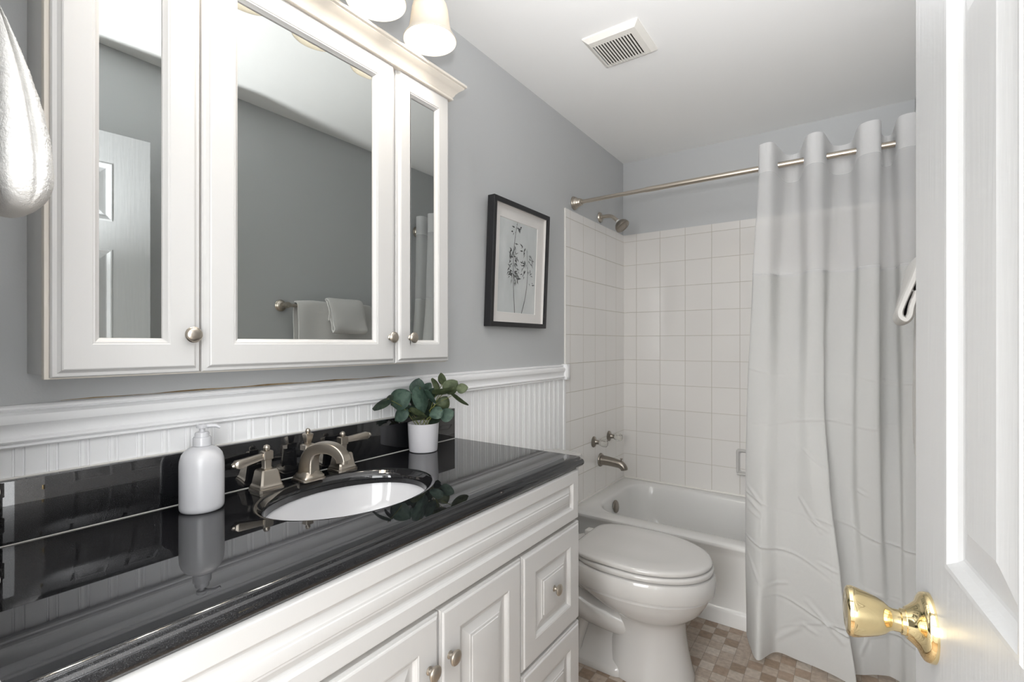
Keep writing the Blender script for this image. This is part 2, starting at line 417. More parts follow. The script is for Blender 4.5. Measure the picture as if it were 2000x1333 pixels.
# ------------------------------------------------------------------ the open door
DF = Vector((1.300, .755, 0)); th_ = R(6.5)
du = Vector((math.sin(th_), -math.cos(th_), 0)); dn = Vector((-math.cos(th_), -math.sin(th_), 0))   # along the door to its hinge; out of the visible face
DW, DT, DH0, DH1 = .645, .035, .008, 2.03
def dp(u, z, h): p = DF + du * u + dn * h; return Vector((p.x, p.y, z))
door = thing('door_1', 'white six panel bathroom door standing open at the right', 'door', (*(DF + du * DW * .5).xy, 0))
del door['category']; door['kind'] = 'structure'
def door_face(bm, sgn):
    us = [0, .115, .285, .36, .53, DW]; zs = [DH0, .24, .82, 1.022, 1.594, 1.70, 1.914, DH1]
    f = (lambda u, z, h: dp(u, z, h)) if sgn > 0 else (lambda u, z, h: dp(u, z, -DT - h))
    for i in range(5):
        for j in range(7):
            u0, u1, z0, z1 = us[i], us[i + 1], zs[j], zs[j + 1]
            if i in (1, 3) and j in (1, 3, 5):
                nested(bm, u0, u1, z0, z1, f, [(0, 0), (.002, .0015), (.006, .001), (.012, -.006), (.016, -.009), (.019, -.0095), (.022, -.009), (.05, -.003), (.053, -.002)])
            else:
                bm.faces.new([bm.verts.new(f(*p, 0)) for p in ((u0, z0), (u1, z0), (u1, z1), (u0, z1))])
bm = BM(); door_face(bm, 1); door_face(bm, -1)
for q in (((0, DH0), (0, DH1)), ((0, DH1), (DW, DH1)), ((DW, DH1), (DW, DH0)), ((DW, DH0), (0, DH0))):
    (a, b), (c, d) = q
    bm.faces.new([bm.verts.new(p) for p in (dp(a, b, 0), dp(c, d, 0), dp(c, d, -DT), dp(a, b, -DT))])
bmesh.ops.remove_doubles(bm, verts=bm.verts[:], dist=1e-5)
obj('door_panel', bm, 'door_paint', door, angle=12)
KZ = .936
kb = DF + du * .062; kb.z = KZ
for s, base, ax in ((1, kb, dn), (-1, kb - dn * DT, -dn)):
    bm = BM()
    lathe(bm, [(.0355, 0), (.0355, .004), (.034, .0075), (.030, .010), (.024, .0125), (.019, .018), (.016, .022)], base, ax, 40)
    rose = obj('knob_rose', bm, 'brass', door, label='round polished brass rose')
    bm = BM()
    lathe(bm, [(.0135, .020), (.0135, .026), (.0115, .027), (.0115, .033), (.0125, .036), (.017, .041), (.0205, .048), (.0235, .057), (.0262, .066), (.0272, .071), (.0265, .0745), (.024, .0765), (.020, .0772), (.017, .0765), (.010, .0775), (.003, .0778)], base, ax, 48)
    obj('door_knob', bm, 'brass', door, label='polished brass tulip knob')
lp_ = dp(0, 0, -DT * .5)
for hz in (.25, 1.02, 1.8):
    bm = BM(); hp = dp(DW + .006, 0, -.004)
    lathe(bm, [(.006, 0), (.006, .09)], (hp.x, hp.y, hz - .045), seg=12)
    obj('hinge', bm, 'hinge_brass', door, label='brass hinge knuckle')

# ------------------------------------------------------------------ mirror cabinet
FX = .155
mc_ = thing('mirror_cabinet', 'white three door mirror cabinet with crown moulding above the vanity', 'cabinet', (0, .71, 1.184))
bm = BM(); box(bm, .001, .118, .224, 1.196, 1.190, 2.06, .001)
obj('body', bm, 'cabinet_paint', mc_)
bm = BM(); box(bm, .118, .135, .220, 1.200, 1.184, 2.06, .001)
obj('face_frame', bm, 'cabinet_edge', mc_)
fx = lambda y, z, h: Vector((.135 + h, y, z))
def knob(base, ax, parent, s=1.0):
    bm = BM()
    lathe(bm, [(r * s, h * s) for r, h in ((.0085, 0), (.0085, .0015), (.0055, .004), (.005, .009), (.0075, .0125), (.0145, .0145), (.0158, .0165), (.0158, .0185), (.0140, .0205), (.0128, .0206), (.0118, .0216), (.006, .0232), (.001, .0236))], base, ax, 28)
    return obj('knob', bm, 'nickel', parent, label='brushed nickel round knob')
for y0, y1, sl, sr, ky in ((.226, .4515, .064, .067, .430), (.4555, .9685, .071, .080, .944), (.9725, 1.200, .060, .066, 1.021)):
    bm = BM()
    nested(bm, y0, y1, 1.187, 2.056, fx, [(0, 0), (0, .009), (.002, .0115), (.0075, .0125), (.0115, .0165), (.0125, .019), (.0145, .02), (.05, .02)], cap=False)
    # frame face between the lipped edge and the mirror opening, then the inner moulding
    i0 = (y0 + .05, y1 - .05, 1.187 + .05, 2.056 - .05)
    i1 = (y0 + sl, y1 - sr, 1.187 + .068, 2.056 - .070)
    def ring4(q, h, i=0): return [fx(q[0] + i, q[2] + i, h), fx(q[1] - i, q[2] + i, h), fx(q[1] - i, q[3] - i, h), fx(q[0] + i, q[3] - i, h)]
    loft(bm, [ring4(i0, .02), ring4(i1, .02, -.012), ring4(i1, .0188, -.0105), ring4(i1, .0185, -.008), ring4(i1, .016, -.006), ring4(i1, .012, -.001), ring4(i1, .0085, 0)])
    bmesh.ops.remove_doubles(bm, verts=bm.verts[:], dist=1e-5)
    dr = obj('door', bm, 'cabinet_paint', mc_, angle=20)
    bm = BM(); q = ring4(i1, .009, -.004); bm.faces.new([bm.verts.new(p) for p in q])
    obj('mirror', bm, 'mirror_glass', dr, label='mirror pane')
    knob((.155, ky, 1.262), (1, 0, 0), dr)
bm = BM(); loops = []
for o, z in ((0.0, 2.044), (.003, 2.044), (.005, 2.046), (.005, 2.050), (.003, 2.052), (.006, 2.056), (.010, 2.064), (.018, 2.073), (.027, 2.080), (.031, 2.084), (.031, 2.087), (.037, 2.089), (.037, 2.096), (0, 2.097)):
    loops.append([Vector((.001, .22 - o, z)), Vector((FX + .003 + o, .22 - o, z)), Vector((FX + .003 + o, 1.20 + o, z)), Vector((.001, 1.20 + o, z))])
loft(bm, loops, True, True)
obj('crown_moulding', bm, 'cabinet_edge', mc_, angle=25)

# ------------------------------------------------------------------ vanity light with four bell shades
vl = thing('vanity_light', 'four light bronze wall fixture with frosted bell shades over the mirror cabinet', 'lamp', (0, .71, 2.2))
bm = BM(); box(bm, .0, .022, .37, 1.05, 2.285, 2.375, .008, 3); obj('back_plate', bm, 'fixture_bronze', vl)
LX = .262
for yy in (.425, .615, .805, .995):
    bm = BM(); pts = smooth_path([(.015, yy, 2.33), (.09, yy, 2.345), (.19, yy, 2.35), (.25, yy, 2.322), (LX, yy, 2.262)], 20)
    tube(bm, pts, .007, 10); lathe(bm, [(.026, 0), (.026, .004), (.012, .016)], (.022, yy, 2.33), (1, 0, 0), 24)
    arm = obj('arm', bm, 'fixture_bronze', vl)
    bm = BM(); lathe(bm, [(.036, 2.205), (.037, 2.212), (.034, 2.225), (.024, 2.243), (.018, 2.262), (.009, 2.27)], (LX, yy, 0), seg=28)
    obj('shade_holder', bm, 'fixture_bronze', arm)
    bm = BM()
    out = [(.030, 2.214), (.038, 2.211), (.0465, 2.200), (.0505, 2.185), (.053, 2.165), (.0555, 2.145), (.059, 2.128), (.065, 2.115), (.071, 2.107), (.0745, 2.100)]
    inn = [(r - .0032, z) for r, z in out[::-1]]
    lathe(bm, out + [(.0735, 2.098)] + inn, (LX, yy, 0), seg=48, cap0=False, cap1=False)
    sh = obj('lamp_shade', bm, 'shade_glass', vl, angle=60)
    bm = BM(); lathe(bm, [(.001, 2.130), (.012, 2.131), (.022, 2.136), (.0275, 2.146), (.028, 2.155), (.024, 2.170), (.015, 2.185), (.013, 2.205)], (LX, yy, 0), seg=16)
    obj('bulb', bm, 'bulb_glow', sh, angle=80)

# ------------------------------------------------------------------ vanity cabinet
vc = thing('vanity_cabinet', 'white raised panel vanity cabinet under the black countertop', 'cabinet', (.27, .74, 0))
VX = .525
bm = BM(); box(bm, .012, VX, .118, .134, .09, .856); box(bm, .012, VX, 1.346, 1.362, .09, .856); box(bm, .022, VX - .02, .134, 1.346, .09, .106); box(bm, .012, .022, .134, 1.346, .09, .70)
box(bm, VX - .018, VX, .134, 1.346, .09, .856); box(bm, .012, .45, .118, 1.362, 0, .09)
obj('carcass', bm, 'cabinet_edge', vc)
vx = lambda y, z, h: Vector((VX + h, y, z))
RAISED = lambda f: [(0, 0), (0, .013), (.002, .0165), (.006, .0172), (.0075, .0195), (.010, .0205), (f, .0205), (f + .0015, .0195), (f + .003, .0195), (f + .007, .0165), (f + .010, .012), (f + .013, .0112), (f + .018, .0112), (f + .036, .0168), (f + .0375, .0182), (f + .043, .0186), (f + .0445, .0202), (f + .047, .0207)]
def front(name, y0, y1, z0, z1, f, kn=None):
    bm = BM(); nested(bm, y0, y1, z0, z1, vx, RAISED(f))
    d = obj(name, bm, 'cabinet_paint', vc, angle=16)
    if kn: knob((VX + .0205, *kn), (1, 0, 0), d)
    return d
bm = BM(); nested(bm, .125, 1.356, .704, .856, vx, [(0, 0), (0, .013), (.002, .0165), (.004, .0195), (.006, .0205), (.036, .0205), (.0375, .0195), (.041, .0165), (.043, .0122), (.045, .0115), (.047, .0115), (.058, .0165), (.060, .0182), (.064, .0187), (.066, .0203), (.068, .0207)])
obj('false_drawer_front', bm, 'cabinet_paint', vc, angle=16)
front('drawer_front', 1.043, 1.362, .394, .694, .060, (1.2025, .549))
front('drawer_front', 1.043, 1.362, .098, .384, .060, (1.2025, .241))
front('drawer_front', .122, .423, .394, .694, .060, (.2725, .549))
front('drawer_front', .122, .423, .098, .384, .060, (.2725, .241))
front('door', .738, 1.038, .098, .694, .058, (.764, .591))
front('door', .428, .733, .098, .694, .058, (.703, .591))

# ------------------------------------------------------------------ countertop, backsplash, sink
ct = thing('countertop', 'polished black granite countertop with an oval sink cutout', 'countertop', (.28, .75, .857))
SCX, SCY = .250, .742
NE = 24
def rect_loop(x1, y1, z, x0=.012, y0=.1125):
    c = [(x1, y0), (x1, y1), (x0, y1), (x0, y0)]; out = []
    for k in range(4):
        a, b = c[k], c[(k + 1) % 4]
        for i in range(NE): out.append(Vector((a[0] + (b[0] - a[0]) * i / NE, a[1] + (b[1] - a[1]) * i / NE, z)))
    return out
base_loop = rect_loop(.548, 1.387, 0)
# angles of the hole points follow the outer points but spread evenly
angs = [math.atan2(p.y - SCY, p.x - SCX) for p in base_loop]
def ell(ax, ay, z): return [Vector((SCX + ax * math.cos(a), SCY + ay * math.sin(a), z)) for a in angs]
CT = .892
loops = [ell(.148, .200, CT - .035), ell(.148, .200, CT - .022), ell(.1495, .202, CT - .015), ell(.153, .2055, CT - .0095), ell(.158, .2105, CT - .0065), ell(.160, .2125, CT - .0035), ell(.164, .2165, CT - .001), ell(.168, .2205, CT), ell(.172, .2245, CT), ell(.180, .2325, CT)]
for ins in (.030, .0195): loops.append(rect_loop(.548 - ins, 1.387 - ins, CT, .012 + ins * .15, .1125 + ins * .15))
for ins, dz in ((.0165, 0), (.0140, -.0007), (.0115, -.0022), (.0095, -.0045), (.0088, -.0068), (.0080, -.0078), (.0050, -.0092), (.0022, -.0125), (.0005, -.017), (0, -.021), (.0008, -.026), (.0035, -.0305), (.008, -.0335), (.013, -.035)):
    loops.append(rect_loop(.548 - ins, 1.387 - ins, CT + dz))
bm = BM(); loft(bm, loops, ring=True)
obj('slab', bm, 'granite', ct, angle=55)
bs = thing('backsplash', 'low black granite backsplash strip along the beadboard wall', 'backsplash', (.02, .74, CT))
bm = BM(); box(bm, .012, .031, .1125, 1.362, CT + .0004, 1.004, .0015)
obj('slab', bm, 'granite', bs)
bm = BM(); box(bm, .0305, .0325, .113, 1.361, CT + .0003, CT + .0016); obj('caulk_line', bm, 'caulk', bs, label='thin pale joint line under the backsplash')
bm = BM(); box(bm, .008, .013, .113, 1.361, 1.0, 1.0062, .001); obj('caulk_line', bm, 'caulk', bs, label='white caulk above the backsplash')

sk = thing('sink', 'white oval undermount sink basin in the black countertop', 'sink', (SCX, SCY, .72))
bm = BM()
prof = [(.175, .228, .8565), (.152, .2045, .8565), (.1505, .203, .852), (.147, .199, .835), (.138, .189, .80), (.118, .165, .768), (.085, .12, .748), (.045, .06, .738), (.022, .022, .736)]
loops = [[Vector((SCX + a * math.cos(2 * PI * k / 64), SCY + b * math.sin(2 * PI * k / 64), z)) for k in range(64)] for a, b, z in prof]
loops = [[p + Vector((0, 0, -.012)) for p in lp] for lp in loops[:0]] + loops
loft(bm, loops)
obj('basin', bm, 'sink_porcelain', sk, angle=60)
bm = BM(); lathe(bm, [(.024, .733), (.024, .738), (.020, .7395), (.017, .737), (.014, .737), (.013, .740), (.001, .741)], (SCX, SCY, 0), seg=28)
obj('drain', bm, 'drain_chrome', sk, label='chrome sink drain')

# ------------------------------------------------------------------ faucet: spout and two lever handles
fa = thing('faucet', 'brushed nickel widespread faucet with two lever handles behind the sink', 'faucet', (.07, .738, CT))
FXX = .078
bm = BM(); c0 = (FXX, .738, CT)
sqlathe(bm, [(.031, 0), (.031, .004), (.0285, .006), (.0285, .010), (.0255, .013), (.0235, .017), (.021, .019), (.0195, .022)], c0)
sdir = Vector((.92, .39, 0)).normalized()
def spt(r, z): p = Vector((FXX, .738, CT)) + sdir * r; p.z = CT + z; return p
pts = smooth_path([spt(0, .018), spt(.001, .040), spt(.005, .060), (spt(.018, .0765)), spt(.040, .0835), spt(.064, .083), spt(.084, .075), spt(.096, .063), spt(.100, .050)], 40)
W = [.0205 - .0040 * min(1, i / 14) for i in range(41)]; H = [.0205 - .0050 * min(1, i / 14) - .0030 * max(0, min(1, (i - 14) / 20)) for i in range(41)]
tube(bm, pts, 0, 32, True, [(W[i], H[i]) for i in range(41)], up=sdir)
sp = obj('spout', bm, 'nickel', fa, angle=50)
bm = BM(); lathe(bm, [(.0105, 0), (.0105, .008)], spt(.100, .044), seg=20); obj('aerator', bm, 'nickel', sp)
bm = BM(); sqlathe(bm, [(.014, .076), (.014, .089), (.012, .091), (.0055, .092), (.0065, .094), (.0105, .115), (.0105, .117), (.004, .121)], (FXX - .004, .738, CT))
lathe(bm, [(.001, .1185), (.0058, .121), (.0068, .125), (.005, .130), (.001, .132)], (FXX - .004, .738, CT), seg=16)
obj('lift_rod', bm, 'nickel', sp, angle=30)
for hy, dirv in ((.632, Vector((.05, -1, -.13))), (.848, Vector((.22, 1, .08)))):
    bm = BM(); hc = (.068, hy, CT)
    sqlathe(bm, [(.030, 0), (.030, .004), (.0275, .006), (.0275, .010), (.0255, .013), (.0245, .016), (.0200, .044), (.0175, .048), (.0092, .0495), (.0080, .054), (.0090, .072)], hc)
    hb = obj('handle', bm, 'nickel', fa, angle=30)
    bm = BM(); sqlathe(bm, [(.0095, .070), (.0115, .072), (.0115, .090), (.0095, .092)], hc)
    lathe(bm, [(.004, .090), (.0075, .094), (.0082, .099), (.006, .104), (.001, .1065)], hc, seg=16)
    d = dirv.normalized(); o = Vector((.068, hy, CT + .081))
    pp = [o + d * s for s in (.006, .012, .04, .072, .074, .078)]
    tube(bm, pp, 0, 16, True, [(.0075, .0075), (.0072, .0072), (.0083, .0083), (.0098, .0098), (.0090, .0090), (.0065, .0065)])
    e = o + d * .077
    lathe(bm, [(.0065, 0), (.007, .004), (.0045, .008), (.001, .0092)], e, d, 16)
    obj('lever', bm, 'nickel', hb, angle=30)

# ------------------------------------------------------------------ soap bottle
sd = thing('soap_dispenser', 'white plastic pump soap bottle on the counter left of the sink', 'soap dispenser', (.102, .474, CT))
bm = BM(); q = (.102, .474, CT)
lathe(bm, [(.034, 0), (.039, .0015), (.0412, .006), (.0417, .012), (.0417, .096), (.0408, .107), (.0375, .118), (.032, .126), (.025, .132), (.018, .1345), (.0155, .1355), (.0155, .140)], q, seg=48)
obj('bottle', bm, 'soap_plastic', sd, angle=50)
bm = BM(); lathe(bm, [(.0172, .136), (.0172, .152), (.0162, .154), (.0135, .1545), (.0135, .161), (.0125, .164), (.0075, .1645)], q, seg=32)
obj('pump_collar', bm, 'soap_plastic', sd)
bm = BM(); lathe(bm, [(.0055, .160), (.0055, .172), (.0105, .173), (.0108, .178), (.0085, .1805), (.001, .181)], q, seg=24)
dv = Vector((.55, .83, 0)).normalized(); o = Vector(q) + Vector((0, 0, .1765))
pp = smooth_path([o - dv * .006, o + dv * .012, o + dv * .024, o + dv * .034 + Vector((0, 0, -.005))], 12)
tube(bm, pp, [.0048] * 6 + [.0044] * 3 + [.004, .0036, .0033, .003], 12)
obj('pump_head', bm, 'soap_plastic', sd)

# ------------------------------------------------------------------ potted plant
Fv = Vector((-math.sin(YAW), math.cos(YAW), 0)); Rv = Vector((math.cos(YAW), math.sin(YAW), 0)); Uv = Vector((0, 0, 1))
def at(px, py, w):
    """point on the sight line of a photograph pixel at depth w along the view"""
    return CAMP + Fv * w + Rv * ((px - 1000) / 950 * w) + Uv * ((671 - py) / 950 * w)
PC = Vector((.083, 1.147, CT)); PW = (PC - CAMP).dot(Fv)
pl = thing('potted_plant', 'small eucalyptus plant with round grey green leaves in a white pot', 'plant', PC)
bm = BM(); lathe(bm, [(.040, 0), (.045, .002), (.0465, .008), (.0505, .090), (.0508, .0925), (.0485, .0925), (.048, .080), (.047, .078)], PC, seg=48)
obj('pot', bm, 'pot_ceramic', pl, angle=40, label='white cylindrical pot')
bm = BM(); lathe(bm, [(.0475, .076), (.03, .080), (.01, .082)], PC, seg=32); obj('soil', bm, 'soil', pl)
random.seed(5)
# x, y (pixels), length px, width px, angle of the length (degrees, anticlockwise), depth offset, tone
LV = [(781, 779, 41, 37, 35, .035, 0), (743, 787, 36, 15, 207, .0, 2), (757, 781, 22, 13, 230, .01, 2), (815.5, 756, 30, 27, 80, -.01, 0), (832, 759, 24, 19, 60, -.03, 0),
      (826, 779, 50, 19, 285, .045, 0), (839, 776, 32, 15, 310, .03, 0), (848, 768, 24, 17, 35, -.02, 0), (866.5, 769.5, 40, 12, 12, .03, 1),
      (862, 741, 22, 16, 100, .0, 1), (880.5, 756, 30, 27, 40, .01, 1), (902.5, 758.5, 21, 17, 10, .02, 1), (855.5, 752, 30, 6, 118, .015, 1),
      (896, 783, 37, 12, 327, .0, 1), (866, 789, 27, 24, 60, .0, 1), (851, 806, 26, 21, 200, .045, 0), (872.5, 810, 27, 23, 25, .03, 0),
      (813, 809, 30, 17, 340, .05, 1), (803, 799, 36, 13, 350, .04, 0), (781, 810, 30, 24, 225, .02, 0), (795, 808, 28, 20, 215, .0, 2),
      (811, 792, 26, 20, 90, -.02, 2), (820, 819, 26, 9, 15, .05, 1), (848, 820, 24, 14, 20, .0, 2), (838, 795, 26, 18, 70, -.01, 2), (808, 780, 24, 20, 100, -.02, 2),
      (855, 798, 24, 18, 40, -.03, 2), (828, 806, 24, 16, 110, .0, 2)]
def leaf_mesh(c, L, W, ang, sgn, cup):
    a = R(ang)
    u = Rv * math.cos(a) + Uv * math.sin(a); v0 = -Rv * math.sin(a) + Uv * math.cos(a)
    tw = sgn * math.acos(max(.15, min(1, W / (.92 * L))))
    v = v0 * math.cos(tw) + Fv * math.sin(tw)
    n = u.cross(v).normalized()
    if n.dot(-Fv) < 0: n = -n
    wd = .46 * L
    bm = BM(); rows = []
    NU, NV = 11, 8
    for i in range(NU + 1):
        t = i / NU; w = wd * (math.sin(PI * min(1, t ** .82)) ** .62) if 0 < t < 1 else .0006
        row = []
        for j in range(NV + 1):
            s = j / NV * 2 - 1
            h = -cup * L * (s * s * .8 + ((t - .5) * 2) ** 2 * .5) + .012 * L * math.sin(5 * t + 4 * s)
            if abs(s) < .05: h -= .012 * L
            row.append(c + u * (t - .5) * L + v * s * w + n * h)
        rows.append(row)
    loft(bm, rows, closed=False)
    bmesh.ops.solidify(bm, geom=bm.faces[:], thickness=.0006)
    return bm
for (x, y, lp, wp, an, dd, tone) in LV:
    w = PW - dd; k = w / 950
    c = at(x, y, w)
    for _ in range(40):                                      # keep every leaf clear of the wall and backsplash
        if c.x > .036 + .52 * lp * k * 1.13 * abs(math.cos(R(an))) * .82 + .012: break
        w -= .005; k = w / 950; c = at(x, y, w)
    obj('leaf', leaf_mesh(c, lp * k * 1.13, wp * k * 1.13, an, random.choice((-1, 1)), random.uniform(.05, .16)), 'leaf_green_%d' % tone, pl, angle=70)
for i in (0, 1, 3, 5, 7, 9, 10, 12, 13, 14, 15, 16, 17, 19):
    x, y, lp, wp, an, dd, tone = LV[i]; w = PW - dd; k = w / 950
    for _ in range(40):
        if at(x, y, w).x > .036 + .52 * lp * k * 1.13 * abs(math.cos(R(an))) * .82 + .012: break
        w -= .005; k = w / 950
    tip = at(x - math.cos(R(an)) * lp * .45, y + math.sin(R(an)) * lp * .45, w)
    r0 = PC + Vector((random.uniform(-.025, .025), random.uniform(-.025, .025), .079))
    mid = r0.lerp(tip, .5) + Vector((0, 0, .018))
    bm = BM(); tube(bm, smooth_path([r0, mid, tip], 10), .0011, 6)
    obj('stem', bm, 'stem_green', pl)

# ------------------------------------------------------------------ framed bamboo print
pf = thing('picture_frame', 'black framed bamboo print on the grey wall beside the mirror cabinet', 'picture', (0, 1.793, 1.316))
FY0, FY1, FZ0, FZ1 = 1.573, 2.014, 1.316, 1.850
px_ = lambda y, z, h: Vector((0.001 + h + (z - FZ0) * .042, y, z))
bm = BM(); nested(bm, FY0, FY1, FZ0, FZ1, px_, [(0, 0), (0, .0335), (.001, .0345), (.019, .0345), (.020, .0335), (.020, .012)], cap=False)
obj('frame', bm, 'black_frame', pf)
bm = BM()
MY0, MY1, MZ0, MZ1 = 1.642, 1.940, 1.378, 1.780
o4 = [px_(FY0 + .015, FZ0 + .015, .014), px_(FY1 - .015, FZ0 + .015, .014), px_(FY1 - .015, FZ1 - .015, .014), px_(FY0 + .015, FZ1 - .015, .014)]
i4 = [px_(MY0, MZ0, .014), px_(MY1, MZ0, .014), px_(MY1, MZ1, .014), px_(MY0, MZ1, .014)]
j4 = [px_(MY0 + .002, MZ0 + .002, .0115), px_(MY1 - .002, MZ0 + .002, .0115), px_(MY1 - .002, MZ1 - .002, .0115), px_(MY0 + .002, MZ1 - .002, .0115)]
loft(bm, [o4, i4, j4])
# pale inner spacer walls of the frame
s0 = [px_(FY0 + .0203, FZ0 + .0203, .014), px_(FY1 - .0203, FZ0 + .0203, .014), px_(FY1 - .0203, FZ1 - .0203, .014), px_(FY0 + .0203, FZ1 - .0203, .014)]
s1 = [p + Vector((.012, 0, 0)) for p in s0]
loft(bm, [s0, s1])
obj('mat_board', bm, 'mat_board', pf, label='white mat board')
bm = BM()
def pq(pts, mi, h=.0002):
    f = bm.faces.new([bm.verts.new(px_(y, z, .0115 + h)) for y, z in pts]); f.material_index = mi
pq([(MY0 + .001, MZ0 + .001), (MY1 - .001, MZ0 + .001), (MY1 - .001, MZ1 - .001), (MY0 + .001, MZ1 - .001)], 0, 0)
random.seed(11)
def stroke(pts, w0, w1, mi, h):
    w0 *= 1.5; w1 *= 1.5
    P = [Vector((a, b)) for a, b in pts]; n = len(P)
    for i in range(n - 1):
        d = (P[i + 1] - P[i]).normalized(); nn = Vector((-d.y, d.x))
        a = w0 + (w1 - w0) * i / (n - 1); b = w0 + (w1 - w0) * (i + 1) / (n - 1)
        pq([P[i] - nn * a, P[i + 1] - nn * b, P[i + 1] + nn * b, P[i] + nn * a], mi, h)
def blade(y, z, an, L, w, mi, h):
    d = Vector((math.cos(an), math.sin(an))); nn = Vector((-d.y, d.x)); p = Vector((y, z))
    q = [p, p + d * L * .35 + nn * w, p + d * L, p + d * L * .35 - nn * w]
    pq([(v.x, v.y) for v in q], mi, h)
def cane(pts, w0, w1): 
    pth = smooth_path([(a, b, 0) for a, b in pts], 24); stroke([(p.x, p.y) for p in pth], w0, w1, 1, .0003); return pth
dy = .0
c1 = cane([(1.775 + dy, 1.379), (1.757 + dy, 1.52), (1.752 + dy, 1.64), (1.762 + dy, 1.72), (1.775 + dy, 1.778)], .0013, .0006)
c2 = cane([(1.829 + dy, 1.379), (1.855 + dy, 1.45), (1.868 + dy, 1.53), (1.866 + dy, 1.60), (1.856 + dy, 1.672)], .0014, .0006)
for zc, n, side in ((1.625, 22, 0), (1.545, 24, 0), (1.58, 10, 0), (1.67, 5, 0), (1.755, 9, 0), (1.64, 8, -1), (1.56, 10, -1)):
    for k in range(n):
        zz = zc + random.uniform(-.03, .022); p = min(c1, key=lambda q: abs(q.y - zz))
        s = random.choice((-1, 1, 1)) if side == 0 else side
        o = random.uniform(0, .035) * s
        blade(p.x + o, zz, random.choice((-PI / 2 + s * random.uniform(.1, .9), (0 if s > 0 else PI) + random.uniform(-.5, .5))), random.uniform(.014, .032), random.uniform(.002, .0042), random.choice((1, 1, 1, 2)), .0004 + k * 3e-6)
for zc, n, side in ((1.60, 12, -1), (1.66, 7, -1), (1.56, 6, -1), (1.615, 7, 1), (1.57, 5, 1), (1.50, 3, 1), (1.63, 4, 1)):
    for k in range(n):
        zz = zc + random.uniform(-.02, .02); p = min(c2, key=lambda q: abs(q.y - zz))
        o = random.uniform(.002, .045) * side
        blade(p.x + o, zz + .004, random.choice((-PI / 2 + side * random.uniform(.1, .9), (0 if side > 0 else PI) + random.uniform(-.6, .6))), random.uniform(.012, .03), random.uniform(.0018, .004), 1 if side < 0 else 2, .0004 + k * 3e-6)
for c in (c1, c2):
    for k in range(9, 24, 2): blade(c[k].x, c[k].y, random.uniform(0, 2 * PI), .006, .0014, 1, .00045)
obj('print', bm, ['print_paper', 'ink', 'ink_grey'], pf, smooth=False, recalc=False, label='grey bamboo print')
bm = BM(); loft(bm, [[px_(y, z, h) for y, z in ((FY0 + .0195, FZ0 + .0195), (FY1 - .0195, FZ0 + .0195), (FY1 - .0195, FZ1 - .0195), (FY0 + .0195, FZ1 - .0195))] for h in (.0225, .024)], True, True)
obj('glass', bm, 'clear_glass', pf)

# ------------------------------------------------------------------ ceiling exhaust vent
ev = thing('exhaust_vent', 'off-white slotted exhaust fan grille on the ceiling', 'vent', (.486, 1.833, ZC - .02))
VX0, VX1, VY0, VY1 = .374, .598, 1.718, 1.946
bm = BM()
def vz(x, y, h): return Vector((x, y, ZC - h))
xs0, xs1, ys0, ys1 = .397, .562, 1.766, 1.922
loft(bm, [[vz(VX0, VY0, 0), vz(VX1, VY0, 0), vz(VX1, VY1, 0), vz(VX0, VY1, 0)],
          [vz(VX0, VY0, .006), vz(VX1, VY0, .006), vz(VX1, VY1, .006), vz(VX0, VY1, .006)],
          [vz(VX0 + .018, VY0 + .018, .019), vz(VX1 - .018, VY0 + .018, .019), vz(VX1 - .018, VY1 - .018, .019), vz(VX0 + .018, VY1 - .018, .019)],
          [vz(xs0, ys0, .019), vz(xs1, ys0, .019), vz(xs1, ys1, .019), vz(xs0, ys1, .019)]])
NS = 14; pitch = (xs1 - xs0) / NS
for k in range(NS):
    a = xs0 + k * pitch + pitch * .48; b = xs0 + (k + 1) * pitch
    box(bm, a, b, ys0, ys1, ZC - .019, ZC - .0175)
obj('grille_cover', bm, 'vent_plastic', ev, angle=20)
bm = BM(); box(bm, xs0 - .003, xs1 + .003, ys0 - .003, ys1 + .003, ZC - .009, ZC - .001); obj('slot_shadow_slab', bm, 'vent_shadow', ev, label='dark slab coloured as the shade behind the slots')  # dark slab added as painted shade between the slats

# ------------------------------------------------------------------ bathtub
tb = thing('bathtub', 'white alcove bathtub behind the shower curtain', 'bathtub', (.75, 2.68, 0))
bm = BM()
L = [(.011, XR - .002, 2.296, YB - .010, .004, .001), (.011, XR - .002, 2.296, YB - .010, .004, .058), (.011, XR - .002, 2.299, YB - .010, .004, .068), (.011, XR - .002, 2.307, YB - .010, .004, .074),
     (.011, XR - .002, 2.305, YB - .010, .004, .30), (.011, XR - .002, 2.300, YB - .010, .004, .322), (.011, XR - .002, 2.290, YB - .010, .004, .340), (.011, XR - .002, 2.287, YB - .010, .004, .348), (.011, XR - .002, 2.289, YB - .010, .004, .356), (.012, XR - .003, 2.296, YB - .011, .008, .361), (.016, XR - .006, 2.310, YB - .014, .02, .363),
     (.090, 1.405, 2.372, 3.008, .16, .361), (.100, 1.398, 2.383, 3.000, .16, .356), (.106, 1.39, 2.390, 2.993, .155, .345), (.115, 1.37, 2.397, 2.985, .15, .31), (.135, 1.30, 2.410, 2.972, .15, .20), (.165, 1.22, 2.425, 2.957, .15, .11), (.20, 1.17, 2.455, 2.927, .13, .068), (.27, 1.10, 2.51, 2.87, .1, .055)]
loft(bm, [rrect(*q, n=8) for q in L], False, True)
obj('tub_body', bm, 'tub_enamel', tb, angle=40)
bm = BM(); box(bm, .012, XR - .004, YB - .0175, YB - .0091, .357, .3715, .002); box(bm, .0091, .0175, 2.287, YB - .012, .357, .3715, .002)
obj('caulk_line', bm, 'caulk', tb, label='white caulk between tub and tile')
bm = BM(); ax = Vector((1, 0, .14)).normalized()
lathe(bm, [(.036, 0), (.036, .004), (.031, .009), (.020, .0115), (.001, .0125)], (.121, 2.655, .300), ax, 32)
